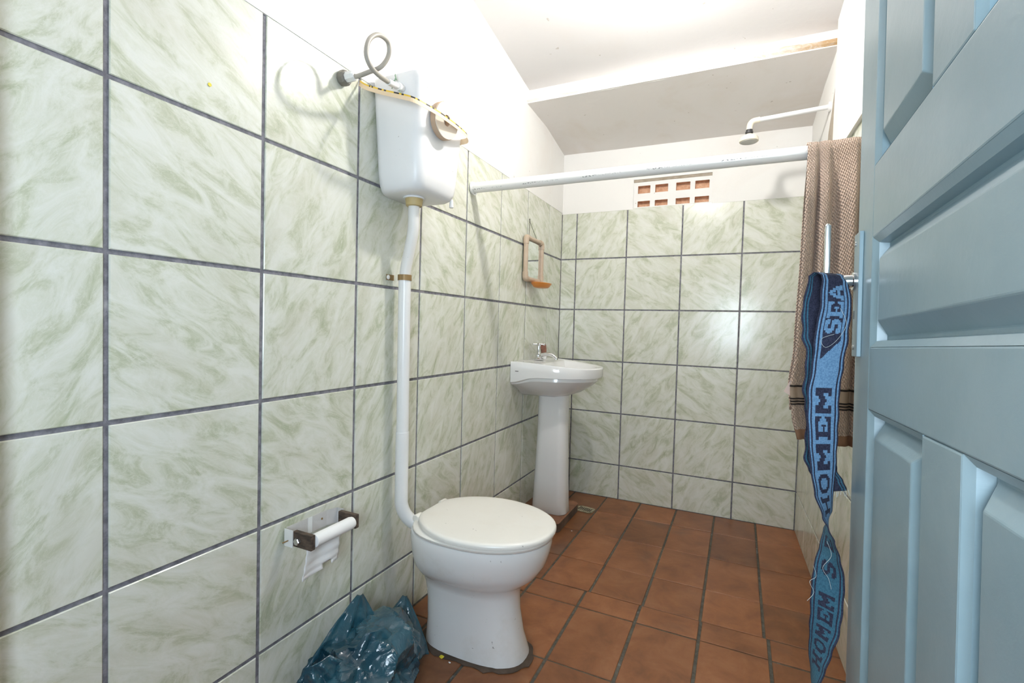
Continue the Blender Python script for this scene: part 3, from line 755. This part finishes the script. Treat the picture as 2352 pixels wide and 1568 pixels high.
# towel over the rod: cloth runs up the front, over the pipe and down the back
tw = empty('towel', (1.26,1.36,1.575), label='brown waffle towel hanging over the white rod beside the door', category='towel')
o9 = (1.26,1.36,1.575)
NA, NB = 120, 60
def towel_pt(a, b):
    # a along (metres from the front hem), b across 0..1 (left to right)
    Lf = .865; arc = PI*.0262
    if a < Lf: side, h = 0, 1.577-(Lf-a)
    elif a < Lf+arc: side, h = 1, (a-Lf)/.0262
    else: side, h = 2, 1.577-(a-Lf-arc)
    z = h if side != 1 else 1.577+.0262*math.sin(h)
    y = 1.364-.0262 if side == 0 else (1.364-.0262*math.cos(h) if side == 1 else 1.364+.0262)
    d = max(0, 1.577-z)
    # left edge leans out towards the bottom, right edge against the wall
    xt = [(-1,1.190),(0,1.190),(.28,1.187),(.60,1.181),(.72,1.171),(.79,1.178),(.88,1.197),(2,1.197)]
    for (d0,a0),(d1,a1) in zip(xt, xt[1:]):
        if d0 <= d <= d1: xl = a0+(a1-a0)*sm(d0,d1,d)
    if side == 2: xl += .006
    x1 = xr(1.36) - .006
    x = xl + (x1-xl)*(b + .035*math.sin(b*9+1.0)*(1-d))
    f = sm(.0,.16,d)
    c0 = .5+.5*math.sin(b*19+.4+.8*d); c1 = .5+.5*math.sin(b*41+2.1-1.4*d)
    fold = (.030*c0 + .009*c1)*(.16+.84*f)
    fold *= 1 - .95*math.exp(-((b-.47-.04*d)/.05)**2)
    if side == 0: y -= fold + .010*sm(.0,.3,d) + .020*sm(.3,.85,d)
    elif side == 2: y += fold*.6 + .008*f
    else: y -= fold*math.cos(h)*(1 if h < PI/2 else .6); z += fold*.35*math.sin(h)
    z += (.022*(b-.2) - .034*b)*sm(.5,.9,d)
    return (x, y, z)
m = MB(); Lt = .865+PI*.0262+.80; V = []; UV = []
for i in range(NA+1):
    for j in range(NB+1):
        a = Lt*i/NA; V.append(Rloc(towel_pt(a, j/NB), o9)); UV.append((.30*j/NB, a))
F = []; ms = []
for i in range(NA):
    a = Lt*(i+.5)/NA
    for j in range(NB):
        k = i*(NB+1)+j; F.append((k,k+1,k+NB+2,k+NB+1))
        mi = 0
        if a < .030: mi = 2
        elif .098 < a < .160: mi = 1
        ms.append(mi)
m.add(V, F, ms)
me = m.mesh('cloth', ['towel_brown','towel_band','towel_hem'], 1.2)
uvl = me.uv_layers.new(name='UVMap')
for lp_ in me.loops: uvl.data[lp_.index].uv = UV[lp_.vertex_index]
o = link('cloth', me, tw); sd = o.modifiers.new('thickness','SOLIDIFY'); sd.thickness = .004; sd.offset = 0
for a0, a1 in ((.100,.1045),(.108,.1125),(.116,.1205),(.152,.1575)):
    V = []; n = 120
    for a in (a0,a1):
        for j in range(n+1):
            b = j/n; p = Vector(towel_pt(a, b))
            nv = (Vector(towel_pt(a, min(1,b+.008)))-Vector(towel_pt(a, max(0,b-.008)))).cross(Vector(towel_pt(a+.006, b))-Vector(towel_pt(a-.006, b))).normalized()
            if nv.y > 0: nv = -nv
            V.append(Rloc(p + nv*.0031, o9))
    MB().add(V, [(j,j+1,n+2+j,n+1+j) for j in range(n)]).build('stripe', 'towel_stripe', tw)
m = MB(); p0 = towel_pt(.125,0); p1 = towel_pt(.175,0); p2 = (p0[0]-.018,p0[1]-.002,p0[2]+.012)
m.loft([[Rloc((p[0],p[1]+k,p[2]),o9) for p in (p0,p1,p2)] for k in (0,.0025)]).build('care_label', 'towel_pale', tw)

# ================================================================== ELASTIC BAND ON THE DOOR HANDLE
FONT = {
'M': ['###...###','###...###','####.####','#########','#########','##.###.##','##..#..##','##.....##','###...###','###...###'],
'E': ['#########','#########','.##....##','.##.....#','.##..#...','.#####...','.##..#..#','.##....##','#########','#########'],
'O': ['..#####..','.#######.','###...###','##.....##','##.....##','##.....##','##.....##','###...###','.#######.','..#####..'],
'H': ['###...###','###...###','.##...##.','.##...##.','.#######.','.#######.','.##...##.','.##...##.','###...###','###...###'],
'S': ['..######.','.########','###...###','###......','.#######.','..#######','......###','###...###','########.','.######..'],
'A': ['....#....','...###...','...###...','..##.##..','..##.##..','.##...##.','.#######.','.#######.','###...###','###...###'],
'R': ['#######..','########.','.##...##.','.##...##.','.######..','.#####...','.##.##...','.##..##..','###..####','###...###'],
}
# px measures of the ribbon turned into metres: (height z, centre x, centre y, signed half width in the picture plane)
CR = Vector((math.cos(.4402), math.sin(.4402), 0.0))          # sideways as seen from the doorway
CD = Vector((-math.sin(.4402), math.cos(.4402), 0.0))         # into the room
def ribbon_frames(tab, W):
    # tab rows: z, sideways offset, signed apparent width (metres); depth wave in the 5th column
    out = []
    for z, off, wv, dep in tab:
        out.append((z, off, max(-1, min(1, wv/W)), dep))
    return out
def interp(tab, s):
    for i in range(len(tab)-1):
        if tab[i][0] >= s >= tab[i+1][0]:
            f = (tab[i][0]-s)/(tab[i][0]-tab[i+1][0]); f2 = f*f*(3-2*f)
            return [a+(b-a)*(f2 if k else f) for k, (a, b) in enumerate(zip(tab[i], tab[i+1]))]
    return list(tab[-1] if s < tab[-1][0] else tab[0])
def ribbon(tab, W, P0, na, nc, colour, name, mats, parent, scal=0.0):
    z0, z1 = tab[0][0], tab[-1][0]; V = []; F = []; ms = []
    for i in range(na+1):
        s = z0 + (z1-z0)*i/na
        z, off, a, dep = interp(tab, s)                   # a: angle of the ribbon about the vertical
        e = CR*math.cos(a) + CD*math.sin(a)
        for j in range(nc+1):
            t = j/nc - .5
            wob = scal*math.sin(s*170)*(abs(t)*2)**4*math.copysign(1,t)
            p = P0 + CR*off + CD*dep + e*((t*W)+wob) ; V.append((p.x, p.y, z))
    for i in range(na):
        for j in range(nc):
            k = i*(nc+1)+j; F.append((k,k+1,k+nc+2,k+nc+1))
            s = z0 + (z1-z0)*(i+.5)/na
            ms.append(colour(s, (j+.5)/nc))
    m = MB(); m.add(V, F, ms)
    o = m.build(name, mats, parent, 1.3)
    sd = o.modifiers.new('thickness','SOLIDIFY'); sd.thickness = .0012; sd.offset = 0
    return o
band = empty('elastic_band', (1.15,.48,1.11), label='navy and light blue lettered elastic band hanging from the door handle', category='elastic band')
W = .0470
def letters(spec):
    # spec: list of (char, z_top, z_bottom); letters lie on their side, their heads to the left
    def f(s, t):
        for ch, za, zb in spec:
            if za >= s >= zb and .25 < t < .75:
                G_ = FONT[ch]; col = int((s-zb)/(za-zb)*9); row = int((t-.25)/.5*10)
                return G_[min(9,max(0,row))][min(8,max(0,col))] == '#'
        return False
    return f
SPEC1 = letters([('A',1.0935,1.0697),('E',1.0685,1.0445),('S',1.0425,1.0205)])
SPEC2 = letters([('M',.9396,.9003),('E',.8965,.8608),('M',.8550,.8146),('O',.8090,.7790),('H',.7749,.7450)])
SPEC3 = letters([('E',.7116,.6930),('S',.6749,.6520),('M',.6246,.6024),('E',.5997,.5788),('M',.5740,.5565),('O',.5524,.5355),('H',.5314,.5110)])
def edge_stripe(t):
    e = min(t, 1-t)
    if e < .055: return 0
    if e < .105: return 1
    if e < .155: return 0
    if e < .215: return 1
    return None
TWIST = .7316
def front_col(s, t):
    if s < TWIST:
        e = edge_stripe(t)
        if e is not None: return 0 if e == 0 else 2
        return 0 if SPEC3(s, 1-t) else 2
    bound = .969 + (1.023-.969)*t
    if s > bound:
        e = edge_stripe(t)
        if e is not None: return e
        return 1 if SPEC1(s, t) else 0
    e = edge_stripe(t)
    if e is not None: return e
    return 0 if SPEC2(s, t) else 1
PH = .577                                              # the band turns its face a little towards the doorway
ac = lambda w_: math.acos(min(1, w_/(W*1.193))) - PH
FT = [(1.1130,.004,ac(.034),.020),(1.1112,.004,ac(.036),.010),(1.1072,.0050,ac(.037),.002),(1.0988,.006,ac(.040),-.001),(1.0632,.0065,ac(.0471),-.004),(1.0178,.0022,ac(.0503),-.004),(.9723,-.0008,ac(.0474),-.003),(.9331,-.0045,ac(.0484),-.002),
      (.8937,-.0036,ac(.0477),-.002),(.8542,-.0017,ac(.0438),-.002),(.8146,.0018,ac(.0379),-.001),(.7815,.0051,ac(.0283),0),(.7483,.0116,ac(.0145),0),(.7316,.0137,PI/2-PH,0),(.7150,.0155,PI-2*PH-ac(.0164),0),
      (.6883,.0178,PI-2*PH-ac(.0318),0),(.6548,.0181,PI-2*PH-ac(.0477),0),(.6212,.017,PI-2*PH-ac(.050),0),(.5808,.0156,PI-2*PH-ac(.0464),0),(.5470,.0107,PI-2*PH-ac(.0358),0),(.5199,.0063,PI-2*PH-ac(.0262),0),(.4873,.0035,PI-2*PH-ac(.0107),0),(.4518,.0052,PI-2*PH-ac(.006),0)]
BP = Vector((1.15,.478,0))
ribbon([(z-1.11, o_, a, d) for z, o_, a, d in FT], W, Vector((0,-.002,0)), 430, 40, lambda s, t: front_col(s+1.11, t), 'front_strand', ['band_navy','band_blue','band_teal'], band, .0006)
BT = [(1.1125,.004,ac(.034),.022),(1.1072,.000,ac(.034),.028),(1.0900,-.003,ac(.040),.030),(1.0632,-.0055,ac(.047),.030),(1.0178,-.0050,ac(.048),.028),(.9950,.000,ac(.046),.026),(.9723,-.0010,ac(.044),.024),(.9331,-.0030,ac(.048),.022),
      (.9100,-.002,ac(.045),.020),(.8937,.002,ac(.044),.020),(.8542,.004,ac(.042),.020),(.8300,.006,ac(.045),.020),(.8100,.013,ac(.046),.018),(.7930,.022,ac(.044),.016),(.7780,.029,ac(.040),.014)]
BT = [(z, o_+.006*sm(.80,.93,z)*sm(1.11,1.09,z), a, d) for z, o_, a, d in BT]
ribbon([(z-1.11, o_, a, d) for z, o_, a, d in BT], W, Vector((0,-.002,0)), 150, 20, lambda s, t: (0 if (edge_stripe(t) in (0,None)) else 2), 'back_strand', ['band_navy','band_blue','band_teal'], band, .0012)
m = MB()
for k in range(14):
    x = -.012+.046*k/13; b = CR*(x+.020) + CD*.018
    m.tube([(b.x,b.y-.002,-.330),(b.x+random.uniform(-.002,.003),b.y-.003,-.336-random.random()*.008)], .0004, 4)
m.build('frayed_end', 'thread', band, kind='stuff')
for pts in ([(.012,-.012,-.052),(.020,-.014,-.075),(.010,-.012,-.098),(-.004,-.012,-.110),(-.010,-.012,-.098),(.006,-.012,-.090)],[(.010,-.008,-.40),(.016,-.010,-.42),(.006,-.010,-.44),(.014,-.010,-.455),(.018,-.010,-.47)],[(-.006,-.010,-.44),(-.002,-.011,-.455),(-.010,-.011,-.465),(-.004,-.011,-.48),(-.012,-.011,-.495)]):
    MB().tube(pts, .0003, 4, 6).build('loose_thread', 'thread', band)

# ================================================================== BLUE PLASTIC BAG
bag = empty('plastic_bag', (.15,.632,0), label='crumpled blue plastic rubbish bag on the floor beside the toilet', category='bag')
def crease(p, sc):
    d, _ = mnoise.voronoi(p*sc); return min(1, (d[1]-d[0])*1.2)
def crumple(p, amp, sc, seed):
    q = p + Vector((seed,seed*1.7,seed*.3))
    return amp*(-(crease(q,sc)-.35) - .55*(crease(q*1.0+Vector((3,1,7)),sc*2.0)-.35) + .5*mnoise.noise(q*sc*.6))
def bag_body():
    m = MB(); nt, npz = 120, 70; rings = []
    for i in range(npz+1):
        f = i/npz; z = .185*math.sin(f*PI/2)**.95
        rad = (math.cos(f*PI/2)**.55)*(1-.10*sm(.25,0,f))
        ring = []
        for j in range(nt):
            t = 2*PI*j/nt
            base = Vector((.128*rad*math.cos(t), .185*rad*math.sin(t) - .03*rad, z))
            nrm = Vector((math.cos(t)*.7, math.sin(t)*.7, .5*f)).normalized()
            k = crumple(base, .042, 9.5, 2.0)*sm(.0,.10,f)
            p = base + nrm*k; p.z = max(.001 + .002*i/npz, p.z) if i else .001
            p.x = max(p.x, -.146)
            ring.append(tuple(p))
        rings.append(ring)
    m.loft(rings); return m
bag_body().build('body', 'blue_plastic', bag, .28)
def flap(pts, wts, amp, seed, name='flap', nu=46, nv=40, fold=.02, n=(.75,-.6,.2)):
    # sheet between a base line and a tip, pinched towards the tip
    A, B, T = [Vector(p) for p in pts]; nrm = Vector(n).normalized(); V = []
    for i in range(nv+1):
        v = i/nv; half = 1 - wts*v**1.25
        mid = (A+B)/2*(1-v) + T*v
        for j in range(nu+1):
            u = j/nu*2-1
            p = mid + (B-A)/2*u*max(.02, half)
            bow = fold*math.cos(u*PI/2)*(1-v*.6) + .012*math.sin(u*9+seed)*(1-v)
            p = p + nrm*(bow + crumple(p, amp*(1-.6*v), 16, seed))
            p.x = max(p.x, -.142)
            V.append(tuple(p))
    F = [(i*(nu+1)+j, i*(nu+1)+j+1, (i+1)*(nu+1)+j+1, (i+1)*(nu+1)+j) for i in range(nv) for j in range(nu)]
    m = MB(); m.add(V, F); o = m.build(name, 'blue_plastic', bag, .3)
    sd = o.modifiers.new('thickness','SOLIDIFY'); sd.thickness = .0006
    return o
flap([(-.085,-.165,.120),(.010,.065,.085),(-.062,.030,.252)], .93, .012, 4.0, fold=.028)
flap([(-.070,.060,.050),(.065,.195,.015),(-.040,.206,.166)], .93, .010, 9.0, fold=.026)
flap([(.020,-.130,.130),(.100,.060,.110),(.045,-.030,.215)], .75, .016, 14.0, fold=.022)
flap([(-.02,-.19,.10),(.06,-.07,.13),(-.015,-.165,.195)], .6, .016, 19.0, fold=.02)
# a few scraps on the floor by the toilet and the plinth
def scrap(name, mt, loc, sz, lab, cat):
    n = 9; V = []
    for k, z in ((0,.0006),(1,sz*.35)):
        for j in range(n):
            t = 2*PI*j/n; r = sz*(.65+.5*mnoise.noise(Vector((loc[0]*50,loc[1]*50,j*1.3))))*(1-.45*k)
            V.append((r*math.cos(t), r*math.sin(t)*.7, z + (mnoise.noise(Vector((j*2.1,loc[0]*9,k)))*.002 if k else 0)))
    m = MB(); m.loft([V[:n], V[n:]]); m.build(name, mt, None, None, loc=loc, label=lab, category=cat)
scrap('wrapper_scrap', 'yellow_scrap', (.245,.852,.0015), .013, 'small yellow wrapper scrap on the floor behind the blue bag', 'litter')
scrap('paper_scrap', 'paper', (.278,.842,.0015), .007, 'tiny white paper crumb on the floor near the toilet base', 'litter')
scrap('paper_scrap', 'paper', (.306,1.925,.0015), .006, 'tiny white paper crumb on the floor near the basin plinth', 'litter')
scrap('dry_leaf', 'dirty_concrete', (.262,.868,.0015), .014, 'dark dry leaf on the floor against the toilet base', 'leaf')

# ================================================================== LAMP (above the frame)
lm = empty('ceiling_lamp', BULB, label='bare bulb hanging from the ceiling on a short cord', category='lamp')
MB().lathe([(.002,-.045),(.016,-.041),(.027,-.030),(.032,-.012),(.030,.006),(.020,.026),(.014,.036)], Matrix(), 24).build('bulb', 'bulb_glow', lm, .9)
MB().lathe([(.014,.0365),(.018,.040),(.018,.066),(.008,.075)], Matrix(), 18).build('socket', 'bulb_cap', lm, .5)
MB().tube([(0,0,.074),(0,0,.205)], .003, 8).build('cord', 'bulb_cap', lm, .8)
MB().lathe([(.030,.198),(.030,.208),(.02,.212)], Matrix(), 18).build('ceiling_rose', 'bulb_cap', lm, .5)

m = MB().lathe([(.0040,.0),(.0040,.0006),(.0034,.0010)], AX, 12)
m.build('sticker_dot', 'yellow_scrap', None, .6, loc=(.0006,.280,1.509), label='tiny yellow dot stuck on an upper tile of the left wall', category='sticker')
